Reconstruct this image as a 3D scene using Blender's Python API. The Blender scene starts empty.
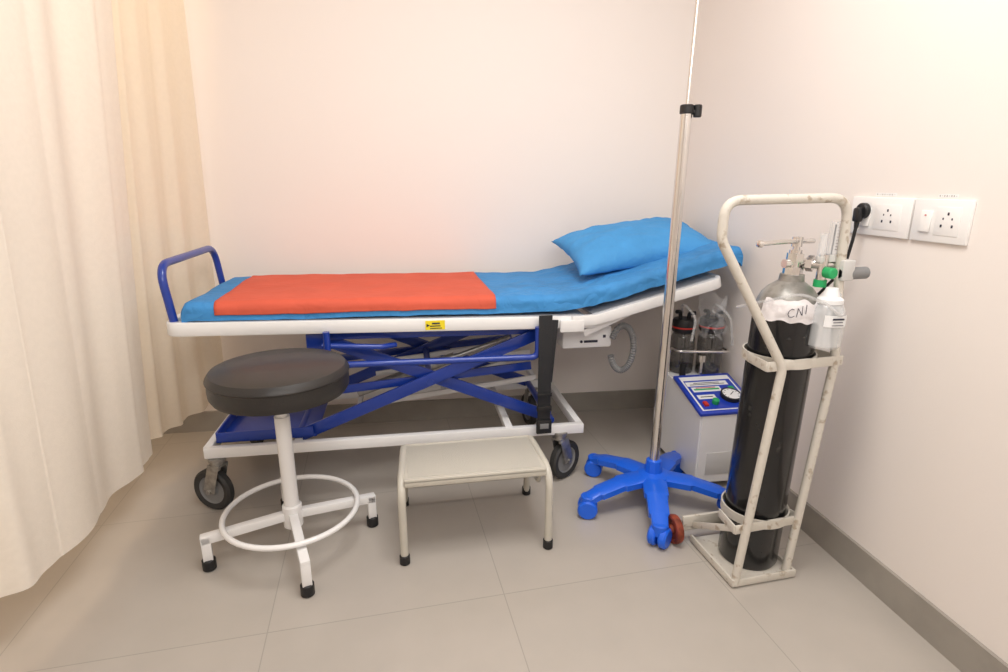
import bpy, bmesh, math, random
from mathutils import Vector, Matrix, Euler, noise
random.seed(7)
S=bpy.context.scene
S.view_settings.view_transform='Standard'
COL=S.collection
V=Vector

# ---------------------------------------------------------------- materials
def mat(name,col,rough=0.5,metal=0.0,var=0.0,vscale=8.0,bump=0.0,bscale=60.0,trans=0.0,alpha=1.0,coat=0.0,col2=None,vlo=0.4,vhi=0.6,sheen=0.0,ior=1.45,crinkle=0.0,cscale=7,transl=0.0):
    m=bpy.data.materials.new(name); m.use_nodes=True
    nt=m.node_tree; b=nt.nodes["Principled BSDF"]
    b.inputs["Base Color"].default_value=(*col,1); b.inputs["Roughness"].default_value=rough
    b.inputs["Metallic"].default_value=metal; b.inputs["IOR"].default_value=ior
    b.inputs["Transmission Weight"].default_value=trans; b.inputs["Alpha"].default_value=alpha
    b.inputs["Coat Weight"].default_value=coat; b.inputs["Sheen Weight"].default_value=sheen
    tc=nt.nodes.new("ShaderNodeTexCoord")
    if var>0 or col2:
        n=nt.nodes.new("ShaderNodeTexNoise"); n.inputs["Scale"].default_value=vscale; n.inputs["Detail"].default_value=5
        r=nt.nodes.new("ShaderNodeValToRGB"); r.color_ramp.elements[0].position=vlo; r.color_ramp.elements[1].position=vhi
        c2=col2 if col2 else tuple(c*(1-var) for c in col)
        r.color_ramp.elements[0].color=(*c2,1); r.color_ramp.elements[1].color=(*col,1)
        nt.links.new(tc.outputs["Object"],n.inputs["Vector"]); nt.links.new(n.outputs["Fac"],r.inputs["Fac"])
        nt.links.new(r.outputs["Color"],b.inputs["Base Color"])
    last=None
    if bump>0:
        n=nt.nodes.new("ShaderNodeTexNoise"); n.inputs["Scale"].default_value=bscale; n.inputs["Detail"].default_value=4
        bp=nt.nodes.new("ShaderNodeBump"); bp.inputs["Strength"].default_value=bump; bp.inputs["Distance"].default_value=0.01
        nt.links.new(tc.outputs["Object"],n.inputs["Vector"]); nt.links.new(n.outputs["Fac"],bp.inputs["Height"])
        nt.links.new(bp.outputs["Normal"],b.inputs["Normal"]); last=bp
    if crinkle>0:
        w=nt.nodes.new("ShaderNodeTexNoise"); w.inputs["Scale"].default_value=4; w.inputs["Detail"].default_value=3
        mx=nt.nodes.new("ShaderNodeVectorMath"); mx.operation='ADD'
        vo=nt.nodes.new("ShaderNodeTexVoronoi"); vo.feature='DISTANCE_TO_EDGE'; vo.inputs["Scale"].default_value=cscale
        nt.links.new(tc.outputs["Object"],w.inputs["Vector"]); nt.links.new(tc.outputs["Object"],mx.inputs[0]); nt.links.new(w.outputs["Color"],mx.inputs[1])
        nt.links.new(mx.outputs[0],vo.inputs["Vector"])
        bp=nt.nodes.new("ShaderNodeBump"); bp.inputs["Strength"].default_value=crinkle; bp.inputs["Distance"].default_value=0.03
        nt.links.new(vo.outputs["Distance"],bp.inputs["Height"])
        if last: nt.links.new(last.outputs["Normal"],bp.inputs["Normal"])
        nt.links.new(bp.outputs["Normal"],b.inputs["Normal"])
    if transl>0:
        out=nt.nodes["Material Output"]; t=nt.nodes.new("ShaderNodeBsdfTranslucent"); t.inputs["Color"].default_value=(*col,1)
        ms=nt.nodes.new("ShaderNodeMixShader"); ms.inputs[0].default_value=transl
        nt.links.new(b.outputs[0],ms.inputs[1]); nt.links.new(t.outputs[0],ms.inputs[2]); nt.links.new(ms.outputs[0],out.inputs["Surface"])
    return m

M={}
M['wall']=mat("wall_paint",(0.87,0.805,0.755),0.7,bump=0.03,bscale=180)
M['ceil']=mat("ceiling_paint",(0.88,0.86,0.84),0.8)
M['base']=mat("baseboard_tile",(0.35,0.32,0.28),0.45,var=0.08,vscale=10)
M['curtain']=mat("curtain_fabric",(0.94,0.885,0.80),0.9,var=0.03,vscale=60,bump=0.10,bscale=260,transl=0.3)
M['curtain2']=mat("curtain_fabric_warm",(0.93,0.86,0.74),0.9,var=0.03,vscale=60,bump=0.10,bscale=260,transl=0.4)
M['white']=mat("white_enamel",(0.83,0.82,0.81),0.3,coat=0.3)
M['blueT']=mat("blue_enamel",(0.009,0.040,0.30),0.3,coat=0.4)
M['sheet']=mat("blue_nonwoven_sheet",(0.050,0.265,0.60),0.7,var=0.15,vscale=7,bump=0.2,bscale=60,crinkle=0.42,cscale=5)
M['pillow']=mat("blue_pillow_cover",(0.065,0.31,0.66),0.75,var=0.08,vscale=7,bump=0.2,bscale=60,crinkle=0.22,cscale=5)
M['red']=mat("orange_red_sheet",(0.66,0.108,0.058),0.75,var=0.06,vscale=6,bump=0.06,bscale=60,crinkle=0.10)
M['black']=mat("black_plastic",(0.012,0.012,0.013),0.45)
M['strap']=mat("black_webbing",(0.02,0.02,0.022),0.8,bump=0.3,bscale=300)
M['leather']=mat("black_vinyl",(0.024,0.021,0.019),0.42,bump=0.1,bscale=250,coat=0.1)
M['chrome']=mat("chrome",(0.72,0.70,0.68),0.18,metal=1.0)
M['steel']=mat("dull_steel",(0.45,0.44,0.42),0.38,metal=0.9,var=0.3,vscale=40)
M['grey']=mat("grey_plastic",(0.22,0.22,0.22),0.5)
M['lgrey']=mat("light_grey_plastic",(0.60,0.59,0.57),0.45)
M['fgrey']=mat("faint_grey_print",(0.42,0.40,0.39),0.6)
M['beige']=mat("beige_powder_coat",(0.56,0.53,0.46),0.4,var=0.05,coat=0.2)
M['beigeM']=mat("beige_step_mat",(0.50,0.475,0.415),0.6,bump=0.3,bscale=320)
M['ivblue']=mat("bright_blue_plastic",(0.01,0.125,0.76),0.35,coat=0.2)
M['cream']=mat("chipped_cream_paint",(0.63,0.59,0.52),0.45,col2=(0.42,0.35,0.27),vscale=32,vlo=0.33,vhi=0.41,bump=0.2,bscale=60)
M['tank']=mat("black_tank_paint",(0.008,0.008,0.009),0.25,col2=(0.05,0.048,0.045),vscale=30,vlo=0.25,vhi=0.33,coat=0.3)
M['shoulder']=mat("silver_grey_paint",(0.36,0.345,0.315),0.35,metal=0.35,var=0.4,vscale=25)
M['paper']=mat("white_paper",(0.84,0.80,0.80),0.8,var=0.15,vscale=20,bump=0.7,bscale=25)
M['rust']=mat("rusty_red_wheel",(0.30,0.055,0.025),0.6,var=0.5,vscale=30)
M['green']=mat("green_plastic",(0.02,0.38,0.12),0.4)
M['redp']=mat("red_plastic",(0.55,0.03,0.02),0.4)
M['glass']=mat("clear_plastic",(0.88,0.90,0.91),0.08,ior=1.4,alpha=0.30,coat=0.8)
M['film']=mat("clear_film",(0.88,0.89,0.91),0.12,ior=1.45,alpha=0.15,coat=0.8,bump=0.8,bscale=30)
M['hose']=mat("clear_tubing",(0.66,0.66,0.66),0.15,ior=1.45,alpha=0.35,coat=0.8)
M['jar']=mat("jar_glass",(0.10,0.095,0.09),0.05,ior=1.5,alpha=0.62,coat=1.0)
M['yellow']=mat("yellow_sticker",(0.85,0.68,0.02),0.5)
M['ink']=mat("dark_ink",(0.03,0.03,0.05),0.7)
M['panel']=mat("blue_panel_print",(0.015,0.05,0.45),0.3,coat=0.3)
M['pwhite']=mat("white_print",(0.82,0.82,0.82),0.5)
M['wplastic']=mat("white_switch_plastic",(0.89,0.87,0.85),0.3)
M['rubber']=mat("dark_wheel_rubber",(0.035,0.034,0.033),0.6)

def floor_mat():
    m=bpy.data.materials.new("floor_tiles"); m.use_nodes=True; nt=m.node_tree; b=nt.nodes["Principled BSDF"]
    tc=nt.nodes.new("ShaderNodeTexCoord"); mp=nt.nodes.new("ShaderNodeMapping")
    mp.inputs["Location"].default_value=(-0.335+0.7*10,-1.45+0.7*10,0)
    br=nt.nodes.new("ShaderNodeTexBrick"); br.offset=0; br.squash=1
    br.inputs["Scale"].default_value=1; br.inputs["Brick Width"].default_value=0.7; br.inputs["Row Height"].default_value=0.7
    br.inputs["Mortar Size"].default_value=0.0017; br.inputs["Mortar Smooth"].default_value=0.2
    br.inputs["Color1"].default_value=(0.485,0.440,0.390,1); br.inputs["Color2"].default_value=(0.47,0.427,0.377,1); br.inputs["Mortar"].default_value=(0.36,0.33,0.29,1)
    n=nt.nodes.new("ShaderNodeTexNoise"); n.inputs["Scale"].default_value=7; n.inputs["Detail"].default_value=6
    mx=nt.nodes.new("ShaderNodeMixRGB"); mx.blend_type='MULTIPLY'; mx.inputs["Fac"].default_value=0.12
    nt.links.new(tc.outputs["Object"],mp.inputs["Vector"]); nt.links.new(mp.outputs["Vector"],br.inputs["Vector"])
    nt.links.new(tc.outputs["Object"],n.inputs["Vector"]); nt.links.new(br.outputs["Color"],mx.inputs["Color1"]); nt.links.new(n.outputs["Fac"],mx.inputs["Color2"])
    nt.links.new(mx.outputs["Color"],b.inputs["Base Color"]); b.inputs["Roughness"].default_value=0.28
    return m
M['floor']=floor_mat()

# ---------------------------------------------------------------- mesh builder
def fillet(pts,r,n=6,closed=False):
    pts=[V(p) for p in pts]
    if r<=0: return pts
    out=[]; N=len(pts)
    for i,p in enumerate(pts):
        if not closed and (i==0 or i==N-1): out.append(p); continue
        a=pts[i-1]; c=pts[(i+1)%N]
        da=(a-p); dc=(c-p); la=da.length; lc=dc.length; da.normalize(); dc.normalize()
        ang=da.angle(dc)
        if ang>math.pi-0.02: out.append(p); continue
        t=min(r/math.tan(ang/2), la*0.48, lc*0.48)
        p0=p+da*t; p1=p+dc*t
        for k in range(n+1):
            s=k/n
            out.append(p0*(1-s)**2+p*2*s*(1-s)+p1*s*s)
    return out

class B:
    def __init__(s): s.bm=bmesh.new(); s.mi=0; s.mats=[]
    def m(s,key):
        if key not in s.mats: s.mats.append(key)
        s.mi=s.mats.index(key); return s
    def _f(s,vs):
        try:
            f=s.bm.faces.new(vs); f.material_index=s.mi; return f
        except ValueError: return None
    def box(s,c,size,rot=None,bev=0.0,seg=2):
        mt=Matrix.Translation(V(c))
        if rot is not None: mt=mt@(rot if isinstance(rot,Matrix) else Euler(rot).to_matrix().to_4x4())
        mt=mt@Matrix.Diagonal((*size,1))
        r=bmesh.ops.create_cube(s.bm,size=1,matrix=mt); vs=r['verts']
        fs={f for v in vs for f in v.link_faces}
        for f in fs: f.material_index=s.mi
        if bev>0:
            es={e for v in vs for e in v.link_edges}
            r=bmesh.ops.bevel(s.bm,geom=list(es),offset=bev,segments=seg,profile=0.5,affect='EDGES')
            for f in r['faces']: f.material_index=s.mi
        return s
    def bar(s,p0,p1,w,h,up=(0,0,1),bev=0.002):
        p0=V(p0);p1=V(p1);d=p1-p0;L=d.length;x=d.normalized();u=V(up)
        y=u.cross(x).normalized(); z=x.cross(y)
        R=Matrix((x,y,z)).transposed().to_4x4()
        return s.box((p0+p1)/2,(L,w,h),rot=R,bev=bev)
    def tube(s,pts,r,fil=0.0,closed=False,n=12,rz=None,nf=6,rect=False,c=0.82):
        pts=fillet(pts,fil,nf,closed); N=len(pts)
        T=[]
        for i in range(N):
            if closed: t=(pts[(i+1)%N]-pts[i-1])
            else: t=(pts[min(i+1,N-1)]-pts[max(i-1,0)])
            T.append(t.normalized())
        up=V((0,0,1)) if abs(T[0].z)<0.9 else V((0,1,0))
        nrm=(up-T[0]*up.dot(T[0])).normalized(); rings=[]
        rr=r if isinstance(r,(list,tuple)) else [r]*N
        if len(rr)!=N: rr=[rr[0]+(rr[-1]-rr[0])*i/(N-1) for i in range(N)]
        if rect:
            prof=[(1,c),(c,1),(-c,1),(-1,c),(-1,-c),(-c,-1),(c,-1),(1,-c)]; n=8
        else: prof=[(math.cos(2*math.pi*k/n),math.sin(2*math.pi*k/n)) for k in range(n)]
        for i in range(N):
            nrm=(nrm-T[i]*nrm.dot(T[i])).normalized(); bn=T[i].cross(nrm)
            a=rr[i] if rz is None else rz
            rings.append([s.bm.verts.new(pts[i]+nrm*a*q[1]+bn*rr[i]*q[0]) for q in prof])
        for i in range(N if closed else N-1):
            A=rings[i];C=rings[(i+1)%N]
            for k in range(n): s._f((A[k],A[(k+1)%n],C[(k+1)%n],C[k]))
        if not closed:
            s._f(list(reversed(rings[0]))); s._f(rings[-1])
        return s
    def lathe(s,prof,c=(0,0,0),axis=(0,0,1),n=32):
        q=V((0,0,1)).rotation_difference(V(axis).normalized()).to_matrix(); c=V(c); rings=[]
        for (r,z) in prof:
            if r<1e-6: rings.append([s.bm.verts.new(c+q@V((0,0,z)))])
            else: rings.append([s.bm.verts.new(c+q@V((r*math.cos(2*math.pi*k/n),r*math.sin(2*math.pi*k/n),z))) for k in range(n)])
        for A,C in zip(rings,rings[1:]):
            for k in range(n):
                if len(A)==1 and len(C)==1: continue
                if len(A)==1: s._f((A[0],C[(k+1)%n],C[k]))
                elif len(C)==1: s._f((A[k],A[(k+1)%n],C[0]))
                else: s._f((A[k],A[(k+1)%n],C[(k+1)%n],C[k]))
        return s
    def cyl(s,p0,p1,r,r2=None,n=24,bev=0.0):
        p0=V(p0);p1=V(p1);L=(p1-p0).length;r2=r if r2 is None else r2
        if bev>0: prof=[(0,0),(r-bev,0),(r,bev),(r2,L-bev),(r2-bev,L),(0,L)]
        else: prof=[(0,0),(r,0),(r2,L),(0,L)]
        return s.lathe(prof,p0,p1-p0,n)
    def grid(s,fn,nu,nv):
        g=[[s.bm.verts.new(fn(i/(nu-1),j/(nv-1))) for j in range(nv)] for i in range(nu)]
        for i in range(nu-1):
            for j in range(nv-1): s._f((g[i][j],g[i+1][j],g[i+1][j+1],g[i][j+1]))
        return g
    def done(s,name,parent=None,label=None,cat=None,loc=None,rotz=0,sharp=35,smooth=True,kind=None,group=None):
        bmesh.ops.recalc_face_normals(s.bm,faces=s.bm.faces)
        for f in s.bm.faces: f.smooth=smooth
        if smooth:
            for e in s.bm.edges:
                if len(e.link_faces)==2 and e.calc_face_angle(0)>math.radians(sharp): e.smooth=False
        me=bpy.data.meshes.new(name); s.bm.to_mesh(me); s.bm.free()
        for k in s.mats: me.materials.append(M[k])
        o=bpy.data.objects.new(name,me); COL.objects.link(o)
        if parent: o.parent=parent
        if loc: o.location=loc
        if rotz: o.rotation_euler=(0,0,rotz)
        if label: o["label"]=label
        if cat: o["category"]=cat
        if kind: o["kind"]=kind
        if group: o["group"]=group
        return o

def thing(name,label,cat,loc,rotz=0,group=None):
    e=bpy.data.objects.new(name,None); e.empty_display_size=0.1; COL.objects.link(e)
    e.location=loc; e.rotation_euler=(0,0,rotz); e["label"]=label; e["category"]=cat
    if group: e["group"]=group
    return e

# ---------------------------------------------------------------- room
def wy(x): return 2.99-0.093*(x+1.04)       # back wall face
def wx(y): return 1.40+0.07*y               # side wall face
CH=2.75
XC=(1.40+0.07*(2.99-0.0967))/(1+0.07*0.093); YC=wy(XC)
b=B().m('floor'); b.box((0,1.2,-0.05),(4.4,5.0,0.1)); b.done("floor",kind="structure",smooth=False)
b=B().m('ceil'); b.box((0,1.2,CH+0.05),(4.4,5.0,0.1)); b.done("ceiling",kind="structure",smooth=False)
def slabr(name,p1,p0,z0,z1,th,key):
    p0=V((*p0,0));p1=V((*p1,0));d=(p1-p0).normalized();n=V((-d.y,d.x,0))
    b=B().m(key); vs=[]
    for z in (z0,z1):
        for p in (p0,p1,p1+n*th,p0+n*th): vs.append(b.bm.verts.new((p.x,p.y,z)))
    for q in ((0,1,2,3),(4,5,6,7),(0,1,5,4),(1,2,6,5),(2,3,7,6),(3,0,4,7)): b._f([vs[i] for i in q])
    return b.done(name,kind="structure",smooth=False)
XL=-2.0
slabr("wall_back",(XC+0.15,wy(XC+0.15)),(XL,wy(XL)),0,CH,0.1,'wall')
slabr("wall_right",(wx(-1.2),-1.2),(XC,YC),0,CH,0.1,'wall')
slabr("wall_left",(XL,wy(XL)),(XL,-1.2),0,CH,0.1,'wall')
slabr("wall_front",(XL,-1.2),(2.0,-1.2),0,CH,0.1,'wall')
slabr("baseboard_back",(XC,wy(XC)-0.012),(XL,wy(XL)-0.012),0,0.11,0.012,'base')
slabr("baseboard_right",(wx(-1.2)-0.012,-1.2),(XC-0.012,YC),0,0.11,0.012,'base')

# ---------------------------------------------------------------- curtains
def path_interp(P,t):
    L=[0]
    for a,c in zip(P,P[1:]): L.append(L[-1]+math.dist(a,c))
    d=t*L[-1]
    for i in range(len(P)-1):
        if d<=L[i+1]+1e-9:
            s=(d-L[i])/(L[i+1]-L[i]); s2=s*s*(3-2*s)*0.5+s*0.5
            return V((P[i][0]+(P[i+1][0]-P[i][0])*s2,P[i][1]+(P[i+1][1]-P[i][1])*s2,0))
    return V((*P[-1],0))
def curtain(P,z0,z1,nf,amp,key,label,seed,shift=(0,0),pw=1.5):
    def fn(u,v):
        p=path_interp(P,min(u,0.985)); q=path_interp(P,min(1,u+0.01)); 
        d=q-p if u<0.985 else path_interp(P,1)-path_interp(P,0.985)
        if u>=0.985: p=path_interp(P,u)
        d.normalize(); n=V((d.y,-d.x,0))
        ph=noise.noise(V((u*4+seed,0,v*0.4)))*4.5
        a=amp*(0.45+0.5*(1-v)+0.9*noise.noise(V((u*6,seed,v*0.9))))
        w=math.sin(u*nf*2*math.pi+ph+seed)+0.25*math.sin(u*nf*4.3*math.pi+ph*1.7)
        p=p+n*a*w
        p.x+=(shift[0]+(shift[1]-shift[0])*u)*v**pw
        z=z0+(z1-z0)*v
        return V((p.x,p.y,z))
    b=B().m(key); b.grid(fn,int(nf*26),30)
    return b.done("curtain",label=label,cat="curtain",sharp=180)
curtain([(-1.22,0.9),(-1.10,1.28),(-1.02,1.47),(-0.93,1.68),(-0.95,1.9),(-0.91,2.21),(-0.94,2.34)],0.19,2.70,6,0.019,'curtain',"long cream fabric curtain in soft vertical folds",1.3,(0.0,0.21),1.2)
curtain([(-0.97,2.37),(-0.89,2.6),(-0.770,2.91)],0.21,2.70,4,0.016,'curtain2',"warm cream curtain gathered beside the back wall behind bed",4.1,(0.19,0.055),1.2)
b=B().m('lgrey'); b.tube([(-1.20,0.88,2.72),(-0.85,1.68,2.72),(-0.77,2.3,2.72),(-0.72,2.92,2.72)],0.022,fil=0.2); b.done("trim_1",kind="structure")

# ---------------------------------------------------------------- bed
BR=math.radians(-3.2)
bed=thing("examination_bed","white and blue height-adjustable patient trolley bed on castors","bed",(-0.74,2.17,0),BR)
BW=0.64
def zr(u): return 0.742-0.022*u
def zb(u): return zr(1.56)+ (u-1.56)*0.255
b=B().m('white')
ue=2.14
b.tube([(1.6,0,zr(1.6)),(0,0,zr(0)),(0,BW,zr(0)),(1.6,BW,zr(1.6))],0.014,fil=0.045,rz=0.025,rect=True)
b.bar((0.52,0.02,zr(.5)),(0.52,BW-.02,zr(.5)),0.03,0.03); b.bar((1.56,0.0,zr(1.56)),(1.56,BW,zr(1.56)),0.03,0.03)
b.bar((1.0,0.02,zr(1)),(1.0,BW-.02,zr(1)),0.03,0.03)
b.box((0.8,BW/2,zr(.8)+0.018),(1.5,BW-0.05,0.012),rot=(0,0.022,0))
b.done("top_frame",bed)
b=B().m('white')
b.tube([(1.50,-0.020,zr(1.5)+0.006),(1.60,-0.020,zb(1.60)),(ue,-0.020,zb(ue)),(ue,BW+0.02,zb(ue)),(1.60,BW+.02,zb(1.6)),(1.5,BW+.02,zr(1.5)+.006)],0.010,fil=0.05,rz=0.021,rect=True)
b.box(((1.6+ue)/2,BW/2,(zb(1.6)+zb(ue))/2+0.01),(0.56,BW-0.02,0.012),rot=(0,-math.atan(0.255),0))
b.box((1.5,-0.022,zr(1.5)-0.012),(0.10,0.02,0.05),bev=0.004); b.bar((1.56,0.01,0.655),(1.75,0.01,0.735),0.012,0.03)
b.done("backrest_frame",bed)
b=B().m('blueT'); b.tube([(0.02,0.02,zr(0)),(-0.005,0.02,0.970),(-0.005,BW-0.02,0.970),(0.02,BW-0.02,zr(0))],0.0145,fil=0.08,nf=8)
b.done("foot_handle",bed,label="dark blue tubular handle hoop")
b=B().m('blueT'); b.tube([(0.55,-0.03,0.715),(0.55,-0.03,0.585),(1.36,-0.03,0.575),(1.36,-0.03,0.70)],0.013,fil=0.03)
b.tube([(0.53,-0.02,0.66),(0.75,-0.02,0.645),(0.80,0.02,0.64)],0.011,fil=0.02)
b.done("side_rail",bed,label="dark blue folded side rail")
b=B().m('blueT')
for v in (0.07,BW-0.12):
    b.bar((0.5,v,0.68),(1.42,v,0.665),0.03,0.035)
for v in (0.05,BW-0.14):
    b.bar((0.40,v,0.27),(1.40,v,0.66),0.012,0.050)
    b.bar((0.52,v+0.03,0.66),(1.44,v+0.03,0.265),0.012,0.050)
    b.bar((0.44,v+0.045,0.43),(1.36,v+0.045,0.50),0.012,0.034)
for u,z in ((0.40,0.27),(1.40,0.66),(0.52,0.66),(1.44,0.265),(0.93,0.468)):
    b.cyl((u,0.04,z),(u,BW-0.10,z),0.015)
b.box((0.50,0.035,0.66),(0.07,0.012,0.07),bev=.004); b.box((1.40,0.035,0.655),(0.07,0.012,0.07),bev=.004)
b.done("scissor_lift",bed,label="dark blue crossed lifting arms")
b=B().m('steel')
b.cyl((0.62,BW/2-.05,0.36),(1.05,BW/2-.05,0.50),0.022); b.cyl((1.05,BW/2-.05,0.50),(1.30,BW/2-.05,0.58),0.011)
b.done("lift_actuator",bed)
b=B().m('white')
zf=0.250; BV=0.56
b.bar((0.06,0,zf),(1.57,0,zf-0.01),0.030,0.042,bev=0.003); b.bar((0.06,BV,zf),(1.57,BV,zf-.01),0.03,0.042,bev=0.003)
b.bar((0.07,0,zf),(0.07,BV,zf),0.03,0.042,bev=0.003); b.bar((1.555,0,zf-.01),(1.555,BV,zf-.01),0.03,0.042,bev=0.003)
b.bar((0.40,0.0,zf),(0.40,BV,zf),0.03,0.03); b.bar((1.25,0,zf),(1.25,BV,zf),0.03,0.03)
b.done("base_frame",bed)
b=B().m('white')
for v in (0.30,0.47):
    b.bar((0.62,v,0.285),(1.42,v,0.37),0.012,0.024); b.bar((0.70,v,0.43),(1.40,v,0.50),0.012,0.022)
b.bar((0.62,0.30,0.285),(0.62,0.47,0.285),0.02,0.02); b.bar((1.42,0.30,0.37),(1.42,0.47,0.37),0.02,0.02); b.bar((1.0,0.30,0.325),(1.0,0.47,0.325),0.02,0.02)
b.bar((0.95,0.38,0.33),(1.30,0.38,0.43),0.02,0.02)
b.done("inner_linkage",bed,label="white inner linkage bars")
b=B().m('blueT'); b.box((0.28,BV/2,0.272),(0.38,BV-0.08,0.012),bev=0.004); b.bar((0.10,0.03,0.295),(0.46,0.03,0.295),0.008,0.04); b.bar((0.10,0.03,0.295),(0.10,BV-0.03,0.295),0.008,0.04)
b.done("storage_tray",bed,label="dark blue tray")
def castor(u,v,ang,zt):
    R=Matrix.Translation((u,v,0))@Matrix.Rotation(ang,4,'Z')
    r=0.086
    b=B().m('steel'); off=0.035
    b.cyl((0,0,zt-0.012),(0,0,zt),0.032); b.cyl((0,0,zt-0.035),(0,0,zt-0.012),0.026)
    for s in (-1,1):
        b.bar((0.0,s*0.026,zt-0.03),(off,s*0.026,r),0.004,0.05)
        b.box((0.0,s*0.02,zt-0.035),(0.05,0.012,0.02),bev=.002)
    b.box((0,0,zt-0.03),(0.055,0.05,0.008),bev=.002)
    b.cyl((off,-0.034,r),(off,0.034,r),0.009)
    b.bm.transform(R); c=b.done("castor",bed)
    w=B().m('rubber'); w.lathe([(0.058,-0.014),(r-0.008,-0.019),(r,-0.011),(r,0.011),(r-0.008,0.019),(0.058,0.014)],(off,0,r),(0,1,0),36)
    w.m('grey'); w.lathe([(0,-0.016),(0.02,-0.016),(0.024,-0.008),(0.053,-0.008),(0.059,-0.014)],(off,0,r),(0,1,0),36)
    w.lathe([(0.059,0.014),(0.053,0.008),(0.024,0.008),(0.02,0.016),(0,0.016)],(off,0,r),(0,1,0),36)
    w.bm.transform(R); w.done("wheel",c,label="dark rubber castor wheel")
for u,v,a in ((0.10,0.0,2.7),(1.47,0.0,0.6),(0.10,BV,2.2),(1.47,BV,1.7)): castor(u,v,a,0.228)
b=B().m('strap'); b.box((1.385,-0.048,0.50),(0.054,0.006,0.50),bev=.001); b.box((1.412,-0.045,0.60),(0.03,0.006,0.26),rot=(0,0.08,0),bev=.001)
b.m('black'); b.box((1.385,-0.052,0.28),(0.064,0.016,0.060),bev=.004); b.box((1.385,-0.052,0.36),(0.062,0.014,0.022),bev=.003); b.box((1.385,-0.054,0.42),(0.060,0.008,0.015),bev=.003); b.m('grey'); b.box((1.385,-0.0615,0.285),(0.036,0.003,0.022),bev=.001)
b.done("restraint_strap",bed,label="black webbing strap with plastic buckle")
b=B().m('yellow'); b.box((0.955,-0.0155,zr(.955)),(0.075,0.002,0.036))
b.m('ink'); b.box((0.955,-0.017,zr(.955)-0.003),(0.04,0.001,0.004)); b.box((0.958,-0.017,zr(.955)+0.007),(0.03,0.001,0.006)); b.box((0.958,-0.017,zr(.955)-.012),(0.046,0.001,0.003))
b.lathe([(0,0),(0.008,0),(0.008,.001),(0,.001)],(0.926,-0.0165,zr(.955)),(0,-1,0),3)
b.done("warning_sticker",bed,label="yellow warning sticker with dark print")
b=B().m('white'); b.box((1.605,0.16,0.612),(0.22,0.14,0.095),bev=0.01); b.bar((1.56,0.16,0.64),(1.56,0.16,0.71),0.03,0.02); b.m('ink'); b.box((1.62,0.088,0.595),(0.06,0.003,0.010)); b.lathe([(0,0),(0.006,0),(0.006,.003),(0,.003)],(1.578,0.090,0.595),(0,-1,0),14); b.box((1.68,0.089,0.615),(0.012,0.003,0.012)); b.done("control_box",bed,label="white motor box with printed plate")
b=B().m('grey'); hp=[]
for i in range(90):
    t=i/89; a=math.pi*0.85-t*math.pi*1.75; hp.append(V((1.760+0.052*math.cos(a),0.08,0.560+0.10*math.sin(a))))
b.tube(hp,[0.012+0.003*(i%2) for i in range(90)],n=10); b.done("corrugated_hose",bed,label="grey corrugated hose loop")

# mattress with sheet
def mz(u):
    base=0.835-0.012*u
    k=max(0,u-1.45); k2=k*k/(k+0.15) if k>0 else 0
    return base+k2*0.30
RAD=0.030
def sect(t,u,off,skF,skB,W0,W1):
    rad=RAD; zt=mz(u)+off; f=0.10
    a0=W0-off; a1=W1+off
    if t<f: s=t/f; return (a0, zt-rad-skF*(1-s))
    if t<f+0.08: s=(t-f)/0.08; a=s*math.pi/2; return (a0+rad*(1-math.cos(a)), zt-rad+rad*math.sin(a))
    if t>1-f: s=(t-1+f)/f; return (a1, zt-rad-skB*s)
    if t>1-f-0.08: s=(t-1+f+0.08)/0.08; a=s*math.pi/2; return (a1-rad+rad*math.sin(a), zt-rad+rad*math.cos(a))
    s=(t-f-0.08)/(1-2*f-0.16); return (a0+rad+(a1-a0-2*rad)*s, zt)
MW0,MW1=0.0,BW
def wr(u,v): return 0.0030*noise.noise(V((u*6,v*6,0)))+0.0020*noise.noise(V((u*16,v*8,3)))
b=B().m('sheet'); U0,U1=0.05,2.235
def fm(i,j):
    u=U0+(U1-U0)*i; v,z=sect(j,u,0.0,0.036,0.036,MW0,MW1)
    e=min(i,1-i)*(U1-U0)
    if e<0.03: k=1-e/0.03; z-=0.025*(1-math.sqrt(max(0,1-k*k)))
    w=wr(u,v+z)*1.3
    if u>1.2:
        k=min(1,(u-1.2)/0.15); w+=k*(0.008*noise.noise(V((u*9,v*5,7)))+0.008*abs(noise.noise(V((u*15+v*9,v*9,2)))))
    return V((u,v-(w if j<0.14 else 0)*0.9,z+w))
g=b.grid(fm,200,100)
for col in (g[0],g[-1]): b._f(col)
bot=[r[0] for r in g]; bot2=[r[-1] for r in g]
for a in range(len(bot)-1): b._f((bot[a],bot[a+1],bot2[a+1],bot2[a]))
mt=b.done("mattress",None,sharp=50)
mt.location=bed.location; mt.rotation_euler=bed.rotation_euler
mt["label"]="thin mattress wrapped in blue non-woven sheet on bed"; mt["category"]="mattress"
b=B().m('red')
def fr(i,j):
    v,z=sect(0.05+j*0.90,0.5,0.003,0.036,0.036,MW0,MW1)
    uf=0.165+(1.195-0.165)*i; ub=0.150+(1.180-0.150)*i
    u=uf+(ub-uf)*(v/BW)+0.002*noise.noise(V((v*9,i*3,0)))
    v,z=sect(0.05+j*0.90,u,0.003,0.036,0.036,MW0,MW1)
    w=wr(u,v+z)*1.3
    return V((u,v-(w if j<0.08 else 0)*0.9-0.001,z+w*0.95+0.0))
b.grid(fr,90,90)
ro=b.done("draw_sheet",label="orange-red sheet laid across blue mattress",cat="bed sheet",loc=tuple(bed.location),sharp=60)
ro.rotation_euler=bed.rotation_euler
so=ro.modifiers.new("s",'SOLIDIFY'); so.thickness=0.001; so.offset=1
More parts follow.
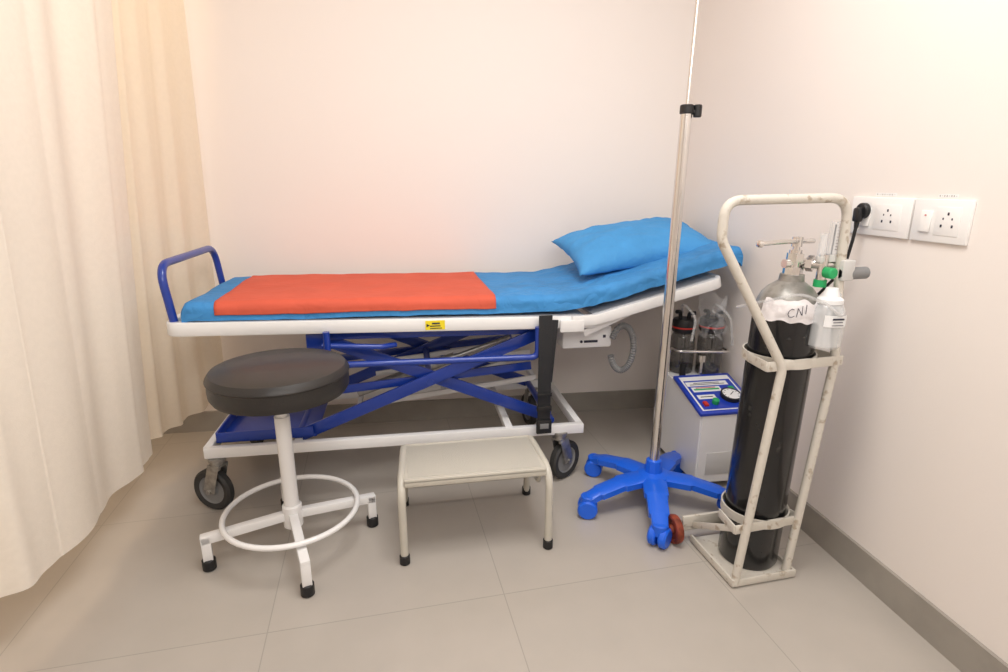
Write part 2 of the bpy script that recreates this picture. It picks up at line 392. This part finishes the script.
# pillow
b=B().m('pillow'); PL,PW,PT=0.345,0.215,0.098
def pil(sgn):
    def fn(i,j):
        x=2*i-1;y=2*j-1
        e=(max(0,1-abs(x)**2.6)*max(0,1-abs(y)**2.3))**0.5
        px=PL*x*(1-0.08*(1-y*y)*(abs(x))); py=PW*y*(1-0.10*(1-x*x)*(abs(y)))
        z=sgn*PT*e*(1.0 if sgn>0 else 0.5)
        z+=e*0.014*noise.noise(V((x*2,y*2,sgn)))+0.010*noise.noise(V((x*3,y*5,1)))*(0.4+e*.4)+0.012*abs(noise.noise(V((x*5+y*3,y*3,5))))*e
        return V((px,py,z))
    return fn
b.grid(pil(1),60,40); b.grid(pil(-1),60,40)
bmesh.ops.remove_doubles(b.bm,verts=b.bm.verts,dist=0.0008)
po=b.done("pillow",label="plump bright blue covered pillow resting on raised mattress end",cat="pillow",sharp=180)
po.location=(1.185,2.42,0.962); po.rotation_euler=(math.radians(14),math.radians(-6.5),math.radians(-2))

# ---------------------------------------------------------------- round stool
st=thing("stool","round black vinyl stool with white steel base and foot ring","stool",(-0.333,1.855,0),math.radians(14))
b=B().m('leather'); b.lathe([(r*0.94,z+0.020) for r,z in [(0,0.560),(0.20,0.560),(0.222,0.567),(0.231,0.582),(0.2325,0.60),(0.231,0.625),(0.236,0.632),(0.232,0.642),(0.222,0.654),(0.19,0.662),(0.10,0.666),(0,0.667)]],c=(0.008,0,0),n=64)
b.done("seat",st)
b=B().m('white'); b.cyl((0,0,0.09),(0,0,0.50),0.025); b.cyl((0,0,0.48),(0,0,0.577),0.019); b.lathe([(0.03,0.562),(0.10,0.57),(0.10,0.579),(0,0.579)]); b.cyl((0,0,0.085),(0,0,0.17),0.033,bev=.004)
b.done("column",st)
for k in range(4):
    a=k*math.pi/2; d=V((math.cos(a),math.sin(a),0))
    b=B().m('white'); b.bar(d*0.02+V((0,0,0.13)),d*0.290+V((0,0,0.115)),0.03,0.03,bev=.003); b.box(d*0.275+V((0,0,0.078)),(0.030,0.030,0.10),rot=(0,0,a),bev=.003)
    l=b.done("leg",st)
    b=B().m('black'); b.cyl(d*0.275,d*0.275+V((0,0,0.042)),0.0215,bev=.004); b.done("rubber_foot",l,label="black rubber foot cap")
b=B().m('white'); b.tube([(0.222*math.cos(t*math.pi/24),0.222*math.sin(t*math.pi/24),0.150) for t in range(48)],0.0095,closed=True); b.done("foot_ring",st,label="white tubular foot ring")

# ---------------------------------------------------------------- step stool
sp=thing("step_stool","single beige metal foot step with tubular legs and rubber tips","step stool",(0.04,1.67,0),math.radians(-3))
SW=0.50;SD=0.27
b=B().m('beige'); b.box((SW/2,SD/2,0.297),(SW-0.02,SD,0.026),bev=0.004); 
b.bar((0.01,0.006,0.305),(SW-0.01,0.006,0.305),0.012,0.016,bev=.004); b.bar((0.01,SD-.006,0.305),(SW-0.01,SD-.006,0.305),0.012,0.016,bev=.004)
b.m('beigeM'); b.box((SW/2,SD/2,0.310),(SW-0.045,SD-0.04,0.003),bev=.001)
b.done("step_platform",sp)
b=B().m('beige')
for u in (0,SW):
    b.tube([(u,0.0,0.012),(u,-0.005,0.302),(u-(0.012 if u>0 else -0.012),SD+0.02,0.305),(u,SD+0.09,0.012)],0.0135,fil=0.075,nf=9)
    b.tube([(u,SD*0.45,0.292),(u,SD*0.52,0.18),(u,SD+0.045,0.16)],0.009,fil=0.04)
b.cyl((0,SD+0.068,0.10),(SW,SD+0.068,0.10),0.010)
b.cyl((0,SD+0.03,0.26),(SW,SD+0.03,0.26),0.008)
b.done("tubular_frame",sp)
for u in (0,SW):
    for v in (0,SD+0.092):
        b=B().m('black'); b.cyl((u,v,0),(u,v,0.035),0.0175,bev=.003); b.done("rubber_foot",sp,label="black rubber leg tip")

# ---------------------------------------------------------------- iv stand
iv=thing("iv_stand","chrome drip stand with bright blue five-arm castor base","iv stand",(1.04,1.840,0),0)
b=B().m('ivblue'); b.lathe([(0,0.080),(0.06,0.080),(0.078,0.10),(0.068,0.128),(0.036,0.138),(0.030,0.185),(0.020,0.190),(0,0.190)],n=10)
ANG=[248,328,42,120,188]
for a in ANG:
    a=math.radians(a); d=V((math.cos(a),math.sin(a),0)); pts=[d*0.03+V((0,0,0.112)),d*0.15+V((0,0,0.108)),d*0.25+V((0,0,0.088)),d*0.300+V((0,0,0.070))]
    b.tube(pts,[0.046,0.028],fil=0.05,rz=0.019,rect=True,c=0.6)
b.done("base",iv,label="bright blue plastic five-arm base")
for k,a in enumerate(ANG):
    a=math.radians(a); d=V((math.cos(a),math.sin(a),0)); n=V((-d.y,d.x,0)); c=d*0.295
    cc=c+V((0,0,0.038)); ax=(n*0.9+d*0.5*(-1)**k).normalized()
    b=B().m('ivblue'); b.cyl(c+V((0,0,0.045)),c+V((0,0,0.090)),0.028,bev=.004)
    for s in (-1,1): b.cyl(cc+ax*s*0.005,cc+ax*s*0.034,0.038,bev=.006,n=28)
    b.cyl(cc-ax*0.012,cc+ax*0.012,0.012)
    b.done("castor",iv,label="bright blue twin castor wheel")
tilt=0.02
b=B().m('chrome'); b.cyl((0,0,0.15),(tilt,0,1.50),0.0195)
b.done("lower_pole",iv)
b=B().m('chrome'); b.cyl((tilt,0,1.48),(tilt+0.02,0,2.40),0.0065); b.tube([(tilt-0.06,0,2.38),(tilt-.06,0,2.35),(tilt+.02,0,2.35),(tilt+.1,0,2.35),(tilt+.1,0,2.38)],0.004,fil=.02); b.done("upper_rod",iv)
b=B().m('black'); b.cyl((tilt,0,1.475),(tilt,0,1.505),0.023,bev=.003); b.cyl((tilt+.01,-0.005,1.482),(tilt+.04,-0.01,1.482),0.009); b.cyl((tilt+.035,-0.01,1.465),(tilt+.035,-0.01,1.505),0.014,bev=.003,n=12); b.done("height_knob",iv,label="black clamp knob")

# ---------------------------------------------------------------- oxygen trolley
tr=thing("oxygen_trolley","chipped cream tubular cylinder trolley with rusty red wheels","trolley",(1.06,1.33,0),0)
def P(x,y,z): return V((x-1.06,y-1.33,z))
CX,CY=1.188,1.432
b=B().m('cream')
b.tube([P(1.062,1.318,0.01),P(1.140,1.328,0.73),P(0.925,1.37,1.10),P(0.925,1.37,1.205),P(1.320,1.37,1.210),P(1.325,1.37,1.0),P(1.335,1.345,0.73),P(1.258,1.328,0.01)],0.0135,fil=0.065,nf=8)
b.done("handle_frame",tr)
for cx,z,xa,xb in ((CX+0.020,0.735,1.09,1.355),(CX+0.006,0.20,1.05,1.295)):
    b=B().m('cream'); w=0.03; r=0.101
    b.lathe([(r,-w/2),(r+0.005,-w/2),(r+0.005,w/2),(r,w/2),(r,-w/2)],P(cx,CY,z),(0,0,1),40)
    b.bar(P(xa,1.331,z),P(xb,1.338,z),0.007,0.03); b.bar(P(xa,1.331,z),P(xa+0.01,1.43,z),0.006,0.03); b.bar(P(xb,1.338,z),P(xb-0.03,1.43,z),0.006,0.03)
    b.done("cylinder_band",tr)
b=B().m('cream')
b.box(P(1.165,1.438,0.014),(0.225,0.24,0.008),bev=.002); b.bar(P(1.052,1.312,0.018),P(1.052,1.56,0.018),0.008,0.026); b.bar(P(1.278,1.312,0.018),P(1.278,1.56,0.018),0.008,0.026); b.bar(P(1.048,1.312,0.018),P(1.282,1.312,0.018),0.008,0.026)
b.cyl(P(0.985,1.575,0.052),P(1.36,1.575,0.052),0.011); b.bar(P(1.055,1.34,.2),P(1.055,1.575,.06),0.006,0.022); b.bar(P(1.285,1.345,.2),P(1.285,1.575,.06),0.006,0.022); b.bar(P(1.015,1.565,0.085),P(1.32,1.565,0.085),0.012,0.04)
b.done("base_plate",tr)
for x in (0.990,1.37):
    b=B().m('rust'); b.lathe([(0,-0.02),(0.016,-0.02),(0.018,-0.008),(0.035,-0.008),(0.04,-0.014),(0.050,-0.012),(0.052,0),(0.050,0.012),(0.04,0.014),(0.035,0.008),(0.018,0.008),(0.016,0.02),(0,0.02)],P(x,1.575,0.052),(1,0,0),32)
    b.done("wheel",tr,label="rusty red trolley wheel")
b=B().m('lgrey'); b.cyl(P(1.315,1.36,0.995),P(1.39,1.36,0.995),0.013); b.m('grey'); b.cyl(P(1.348,1.36,0.995),P(1.41,1.36,0.995),0.018,bev=.003); b.m('lgrey'); b.box(P(1.335,1.365,1.005),(0.04,0.04,0.06),bev=.004); b.done("side_clamp",tr,label="grey bracket knob")

# ---------------------------------------------------------------- gas cylinder
cyn=thing("oxygen_cylinder","tall black gas cylinder with silver shoulder, standing in trolley","gas cylinder",(CX,CY,0.018),0)
lean=Matrix.Shear('XY',4,(0.036,0.006))
def fin(b,name,par,**k):
    b.bm.transform(lean); return b.done(name,par,**k)
SH=[(0.094,0.842),(0.0925,0.866),(0.087,0.890),(0.077,0.911),(0.062,0.929),(0.046,0.941),(0.036,0.948)]
b=B().m('tank'); b.lathe([(0,0),(0.088,0),(0.094,0.012),(0.094,0.842)],n=48)
b.m('shoulder'); b.lathe(SH+[(0.034,0.968),(0,0.968)],n=48)
fin(b,"cylinder_body",cyn)
def Rz(z):
    if z<=SH[0][1]: return 0.0965
    for (r0,z0),(r1,z1) in zip(SH,SH[1:]):
        if z<=z1: return r0+(r1-r0)*(z-z0)/(z1-z0)+0.0025
    return 0.04
b=B().m('paper')
def pc(i,j):
    a=-math.pi*0.97+i*math.pi*0.94; z=0.838+j*0.064+0.012*noise.noise(V((a*2.3,0,3)))*(1-j)*1.6+0.016*noise.noise(V((a*2.5,5,3)))*j
    r=Rz(z)+0.005*abs(noise.noise(V((a*5,z*40,1))))
    return V((r*math.cos(a),r*math.sin(a),z))
b.grid(pc,60,14)
fin(b,"paper_label",cyn,label="rumpled white paper wrap with handwritten marks")
b=B().m('ink')
strokes=[[(0.7,0.85),(0.45,1.0),(0.1,0.75),(0.0,0.4),(0.2,0.05),(0.55,0.0),(0.75,0.15)],
 [(1.0,-0.05),(1.15,1.0)],[(1.15,1.0),(1.65,0.1)],[(1.65,0.1),(1.7,1.2)],
 [(2.1,0.2),(2.25,1.25)]]
for s in strokes:
    pts=[]
    s2=fillet([(x,y,0) for x,y in s],0.15,4)
    for p in s2:
        a=-math.pi/2-0.40+(p.x-1.1)*0.23; z=0.855+p.y*0.024+p.x*0.0035; r=Rz(z)+0.0055
        pts.append((r*math.cos(a),r*math.sin(a),z))
    b.tube(pts,0.0010,n=6)
fin(b,"handwriting",cyn,label="dark handwritten letters CNI")
b=B().m('chrome'); b.cyl((0,0,0.96),(0,0,0.99),0.028,n=8); b.cyl((0,0,0.98),(0,0,1.04),0.018); b.cyl((0,0,1.005),(0,0,1.03),0.025,n=6); b.cyl((-0.035,0,1.0),(0.05,0,1.0),0.013)
b.cyl((0,0,1.03),(0,0,1.07),0.010)
fin(b,"valve",cyn,label="chrome cylinder valve")
b=B().m('chrome'); b.tube([(-0.150,-0.03,1.064),(-0.06,-0.02,1.067),(0.065,0.01,1.064)],0.007); b.cyl((0,0,1.05),(0,0,1.078),0.015); b.lathe([(0,-0.010),(0.010,-.005),(0.011,0.005),(0,0.010)],(-0.150,-0.03,1.064),(1,0,0)); fin(b,"valve_key",cyn,label="chrome T-bar valve key")
RX,RY=0.062,-0.045
b=B().m('chrome'); b.cyl((0.035,0,1.0),(RX,RY,1.0),0.014); b.cyl((0.040,-0.006,1.0),(0.050,-.022,1.0),0.024,n=6); b.cyl((RX,RY,0.955),(RX,RY,1.03),0.014); b.cyl((RX,RY,1.0),(RX+0.045,RY-0.01,1.0),0.010)
fin(b,"regulator",cyn,label="chrome regulator body")
b=B().m('chrome'); gx,gy,gz=RX+0.052,RY-0.022,0.993; b.lathe([(0,0),(0.020,0),(0.022,0.004),(0.022,0.016),(0,0.016)],(gx,gy,gz),(0,-1,0.05),32); b.m('pwhite'); b.lathe([(0,0),(0.018,0),(0.018,0.002),(0,0.002)],(gx,gy-.0165,gz+.001),(0,-1,0.05),32); b.m('redp'); b.box((gx+.004,gy-.019,gz+.005),(0.012,0.001,0.002),rot=(0,-.8,0)); fin(b,"pressure_gauge",cyn,label="small round white pressure gauge")
b=B().m('green'); b.cyl((RX,RY-0.014,0.980),(RX,RY-0.046,0.980),0.016,bev=.003,n=14); b.cyl((RX,RY,0.935),(RX,RY,0.956),0.018); fin(b,"flow_knob",cyn,label="green flow control knob")
b=B().m('glass'); b.cyl((RX+0.022,RY,1.02),(RX+0.022,RY,1.125),0.015,bev=.003); b.cyl((RX-0.012,RY,1.02),(RX-0.012,RY,1.09),0.010); b.m('lgrey'); b.cyl((RX+.022,RY,1.010),(RX+.022,RY,1.03),0.018); b.cyl((RX-.012,RY,1.010),(RX-.012,RY,1.025),0.013); b.box((RX+.005,RY,1.012),(0.05,0.02,0.014)); b.m('ink')
b.cyl((RX+0.022,RY,1.03),(RX+0.022,RY,1.115),0.002)
for k in range(8): b.box((RX+.022,RY-.0155,1.045+k*0.009),(0.010,0.0008,0.0014))
fin(b,"flow_meter",cyn,label="clear vertical flow meter tube")
BX,BY=RX+0.000,RY-0.050
b=B().m('glass'); b.lathe([(0,0.765),(0.042,0.765),(0.048,0.772),(0.049,0.82),(0.047,0.865),(0.042,0.885),(0.032,0.897),(0.029,0.895),(0.040,0.88),(0.045,0.86),(0.046,0.775),(0,0.771)],(BX,BY,0),n=36); b.m('pwhite'); b.cyl((BX,BY,0.78),(BX,BY,0.90),0.004); fin(b,"humidifier_bottle",cyn,label="clear humidifier bottle with printed label")
b=B().m('pwhite'); b.lathe([(0.033,0.894),(0.035,0.896),(0.035,0.908),(0.024,0.915),(0.016,0.94),(0,0.94)],(BX,BY,0),n=28)
def bl(i,j):
    a=-math.pi*0.78+i*math.pi*0.46; return V((BX+0.0498*math.cos(a),BY+0.0498*math.sin(a),0.834+j*0.034))
b.grid(bl,14,3)
b.m('ink')
for k in range(3):
    b.box((BX-0.008,BY-0.0505,0.840+k*0.009),(0.034-0.006*(k%2),0.0008,0.0018 if k<2 else 0.005),rot=(0,0,-0.15))
fin(b,"bottle_cap",cyn,label="white cap and printed bottle label")
b=B().m('hose'); b.tube([(BX+0.03,BY,0.92),(BX,BY-0.06,0.86),(0.02,-0.13,0.90),(-0.05,-0.11,0.93),(-0.10,-0.04,0.90),(-0.13,0.06,0.86)],0.0045,fil=0.05,n=8); fin(b,"oxygen_tubing",cyn,label="thin clear oxygen tubing")

# ---------------------------------------------------------------- suction machine
sm=thing("suction_machine","white suction machine with blue control panel and two jars","medical machine",(1.253,1.87,0),math.radians(-3.5))
CWd=0.25
b=B().m('white')
ZT=0.412
prof=[(0,0.03),(0,0.342),(0.25,ZT-.001),(0.42,ZT-.001),(0.42,0.03)]
vs0=[b.bm.verts.new((0,y,z)) for y,z in prof]; vs1=[b.bm.verts.new((CWd,y,z)) for y,z in prof]
b._f(vs0); b._f(vs1)
for i in range(5): b._f((vs0[i],vs0[(i+1)%5],vs1[(i+1)%5],vs1[i]))
bmesh.ops.bevel(b.bm,geom=list(b.bm.edges),offset=0.006,segments=2,affect='EDGES')
b.m('lgrey'); b.box((0.12,-0.001,0.12),(0.16,0.003,0.10),bev=.001)
b.done("cabinet",sm)
sl=Matrix.Translation((CWd/2,0.125,0.379))@Matrix.Rotation(math.atan2(ZT-.342,0.25),4,'X')
b=B().m('panel'); b.box((0,0,0.001),(CWd+0.014,0.272,0.016),bev=.004); b.m('pwhite'); b.box((0.0,0.0,0.0095),(CWd-0.02,0.235,0.001)); b.m('panel'); b.box((0,-0.012,0.0102),(CWd-0.035,0.200,0.001)); b.m('pwhite'); b.box((-0.01,0.062,0.0108),(0.19,0.030,0.001)); b.box((-0.03,0.022,0.0108),(0.13,0.034,0.001)); b.box((-0.055,-0.03,0.0108),(0.08,0.028,0.001))
b.m('green'); b.box((-0.03,0.022,0.0114),(0.115,0.010,0.0006)); b.m('redp'); b.box((-0.03,0.033,0.0114),(0.09,0.005,0.0006)); b.m('ink')
for k in range(2): b.box((-0.01,0.057+k*0.010,0.0114),(0.16-0.04*(k%2),0.004,0.0006))
b.box((-0.055,-0.03,0.0114),(0.055,0.005,0.0006))
b.m('green'); b.box((0.085,0.022,0.0110),(0.022,0.024,0.002))
b.m('redp'); b.box((-0.085,-0.080,0.014),(0.018,0.026,0.012),bev=.002)
b.bm.transform(sl); cp=b.done("control_panel",sm,label="blue printed control panel")
b=B().m('black'); b.lathe([(0,0),(0.042,0),(0.044,0.004),(0.044,0.018),(0.038,0.020),(0.038,0.016)],(0.048,-0.040,0.010),n=36); b.m('pwhite'); b.lathe([(0,0.016),(0.038,0.016)],(0.048,-0.040,0.010),n=36); b.m('ink'); b.box((0.053,-0.035,0.0275),(0.03,0.003,0.001),rot=(0,0,0.7))
for k in range(9):
    a=math.radians(-40+k*32.5); b.box((0.048+0.030*math.cos(a),-0.040+0.030*math.sin(a),0.027),(0.007,0.0018,0.001),rot=(0,0,a))
b.bm.transform(sl); b.done("vacuum_gauge",cp,label="round white vacuum gauge with black rim")
b=B().m('green'); b.cyl((-0.04,-0.075,0.010),(-0.04,-0.075,0.031),0.014,bev=.002,n=16); b.bm.transform(sl); b.done("control_knob",cp,label="green control knob")
for i,(x,y,r,h) in enumerate(((0.075,0.350,0.054,0.200),(0.185,0.305,0.056,0.210))):
    z0=ZT
    b=B().m('jar'); b.lathe([(0,0),(r-0.004,0),(r,0.006),(r,h*0.80),(r*0.85,h*0.9),(r*0.76,h*0.93),(r*0.76,h)],(x,y,z0),n=36); b.m('black'); b.cyl((x,y,z0+0.004),(x,y,z0+0.030),r*0.93); b.cyl((x,y,z0+0.02),(x,y,z0+h),0.007); b.cyl((x,y,z0+h*.55),(x,y,z0+h*.8),0.022); j=b.done("collection_jar",sm,label="dark-tinted glass collection jar")
    b=B().m('black'); b.lathe([(0,h-.012),(r*0.9,h-.012),(r*0.98,h-.004),(r*0.98,h+0.036),(r*0.86,h+0.048),(0,h+0.048)],(x,y,z0),n=28); b.tube([(x-0.022,y,z0+h+.03),(x-0.022,y,z0+h+0.08),(x-0.05,y-.02,z0+h+0.085)],0.009,fil=.02); b.tube([(x+0.02,y,z0+h+.03),(x+0.02,y,z0+h+0.072),(x+0.040,y-.02,z0+h+0.075)],0.009,fil=.02); b.m('redp'); b.lathe([(r*0.98,h+.008),(r*1.0,h+.010),(r*1.0,h+.013),(r*.98,h+.015)],(x,y,z0),n=28); b.done("jar_lid",j,label="black jar lid with hose ports")
b=B().m('chrome'); b.tube([(0.015,0.345,0.40),(0.015,0.345,0.53),(0.015,0.275,0.53),(0.242,0.225,0.53),(0.242,0.345,0.53),(0.242,0.345,0.40)],0.006,fil=.03); b.cyl((0.13,0.268,0.41),(0.13,0.268,0.50),0.008); b.cyl((0.13,0.268,0.48),(0.13,0.268,0.51),0.018); b.m('black'); b.cyl((0.05,0.280,0.41),(0.05,0.280,0.47),0.014); b.done("jar_bracket",sm,label="chrome jar bracket")
b=B().m('hose')
b.tube([(0.060,0.35,0.69),(0.015,0.27,0.755),(0.05,0.20,0.70),(0.03,0.19,0.60)],0.006,fil=0.07,n=10)
b.tube([(0.18,0.30,0.70),(0.14,0.22,0.76),(0.19,0.17,0.70),(0.21,0.17,0.58)],0.006,fil=0.06,n=10)
b.done("suction_tubing",sm,label="loops of clear plastic tubing")
b=B().m('film')
def bag(i,j):
    x=0.07+0.13*i; z=0.79-0.17*j; y=0.22+0.03*math.sin(i*9)+0.05*noise.noise(V((i*4,j*4,1)))-0.03*j
    return V((x+0.04*noise.noise(V((i*2,j*4,9))),y,z+0.04*noise.noise(V((i*4,0,4)))))
b.grid(bag,26,26)
b.done("plastic_bag",sm,label="crumpled clear plastic cover",sharp=180)
for x in (0.03,0.215):
    for y in (0.04,0.38):
        b=B().m('black'); b.cyl((x-0.008,y,0.016),(x+0.008,y,0.016),0.016); b.box((x,y,0.028),(0.022,0.02,0.012)); b.done("castor",sm,label="small black castor")

# ---------------------------------------------------------------- sockets
wr_ang=math.atan2(0.07,1.0)
def socket(y0,y1,z0,z1,label):
    yc=(y0+y1)/2; w=(y1-y0); h=z1-z0
    e=thing("wall_socket",label,"wall socket",(wx(yc),yc,(z0+z1)/2),-wr_ang,group="white socket plates on the wall")
    b=B().m('wplastic'); b.box((-0.0045,0,0),(0.009,w,h),bev=0.002); b.done("face_plate",e)
    b=B().m('wplastic'); b.box((-0.011,w*0.24,-0.002),(0.005,w*0.20,h*0.50),rot=(0,0.06,0),bev=.0015)
    b.m('redp'); b.box((-0.0138,w*0.24,0.014),(0.001,0.005,0.003)); b.done("rocker_switch",e,label="white rocker switch")
    b=B().m('wplastic'); b.box((-0.0095,-w*0.14,0),(0.0015,w*0.42,h*0.66),bev=.0006); b.m('ink')
    for dy,dz,s in ((0,0.020,1),(-0.016,-0.012,1),(0.016,-0.012,1),(-0.013,0.007,.7),(0.013,0.007,.7)): b.box((-0.0104,-w*0.14+dy,dz),(0.001,0.0055*s,0.0075*s),bev=.0004)
    b.done("socket_insert",e,label="white socket insert with dark pin holes")
    b=B().m('wplastic'); b.box((-0.0003,-w*0.02,h/2+0.009),(0.0006,w*0.34,0.009)); b.m('fgrey')
    for k in range(8): b.box((-0.0008,-w*0.02-w*0.14+k*w*0.04,h/2+0.009),(0.0003,0.003,0.0045 if k%3 else 0.0015))
    b.done("label_strip",e,label="tiny faint printed label strip")
    return e
socket(1.138,1.308,1.095,1.208,"white double plate with rocker switch and empty socket")
socket(1.314,1.54,1.095,1.208,"white socket plate with black plug inserted")
pg=thing("power_plug","black power plug with hanging cord in wall socket","plug",(wx(1.480)-0.011,1.480,1.165),-wr_ang)
b=B().m('black'); b.cyl((0,0,0.002),(-0.018,0,0.002),0.024,bev=.003); b.box((-0.024,0,-0.010),(0.022,0.026,0.044),bev=.007); b.cyl((-0.024,0,-0.028),(-0.024,0,-0.050),0.008,0.006); b.done("plug_body",pg)
b=B().m('black'); b.tube([(-0.024,0,-0.045),(-0.027,0.002,-0.09),(-0.035,0.01,-0.18),(-0.040,0.10,-0.28),(-0.030,0.30,-0.40),(-0.030,0.34,-0.80),(-0.045,0.35,-1.14)],0.005,fil=0.08,n=8); b.done("power_cord",pg)

# ---------------------------------------------------------------- lights
def area(name,loc,rot,size,power,col):
    l=bpy.data.lights.new(name,'AREA'); l.shape='RECTANGLE'; l.size=size[0]; l.size_y=size[1]; l.energy=power; l.color=col
    o=bpy.data.objects.new(name,l); COL.objects.link(o); o.location=loc; o.rotation_euler=rot; return o
area("ceiling_light",(0.40,1.05,CH-0.03),(0,0,0),(1.0,1.0),35,(1.0,0.985,0.965))
area("front_fill",(0.3,-0.9,2.35),(math.radians(62),0,0),(2.2,0.7),27,(1.0,0.985,0.97))  # unseen fill added behind the camera to light the room from the front
area("curtain_fill",(-1.55,1.5,CH-0.05),(0,0,0),(0.6,1.2),6,(1.0,0.90,0.76))  # no fixture here: added behind the curtain so light comes through the fabric
area("warm_curtain_fill",(-1.35,2.65,CH-0.05),(0,0,0),(0.3,0.3),7,(1.0,0.70,0.38))  # added warm source, gives the far curtain its yellow glow by the wall
w=bpy.data.worlds.new("World"); S.world=w; w.use_nodes=True; w.node_tree.nodes["Background"].inputs[0].default_value=(1,0.97,0.95,1); w.node_tree.nodes["Background"].inputs[1].default_value=0.3

# ---------------------------------------------------------------- camera
cd=bpy.data.cameras.new("Camera"); cd.sensor_width=36; cd.lens=560/1008*36; cd.clip_start=0.02
co=bpy.data.objects.new("Camera",cd); COL.objects.link(co); co.location=(0,0,1.25)
co.rotation_euler=(math.pi/2-math.atan(153/560),0,-math.radians(13.0)); S.camera=co
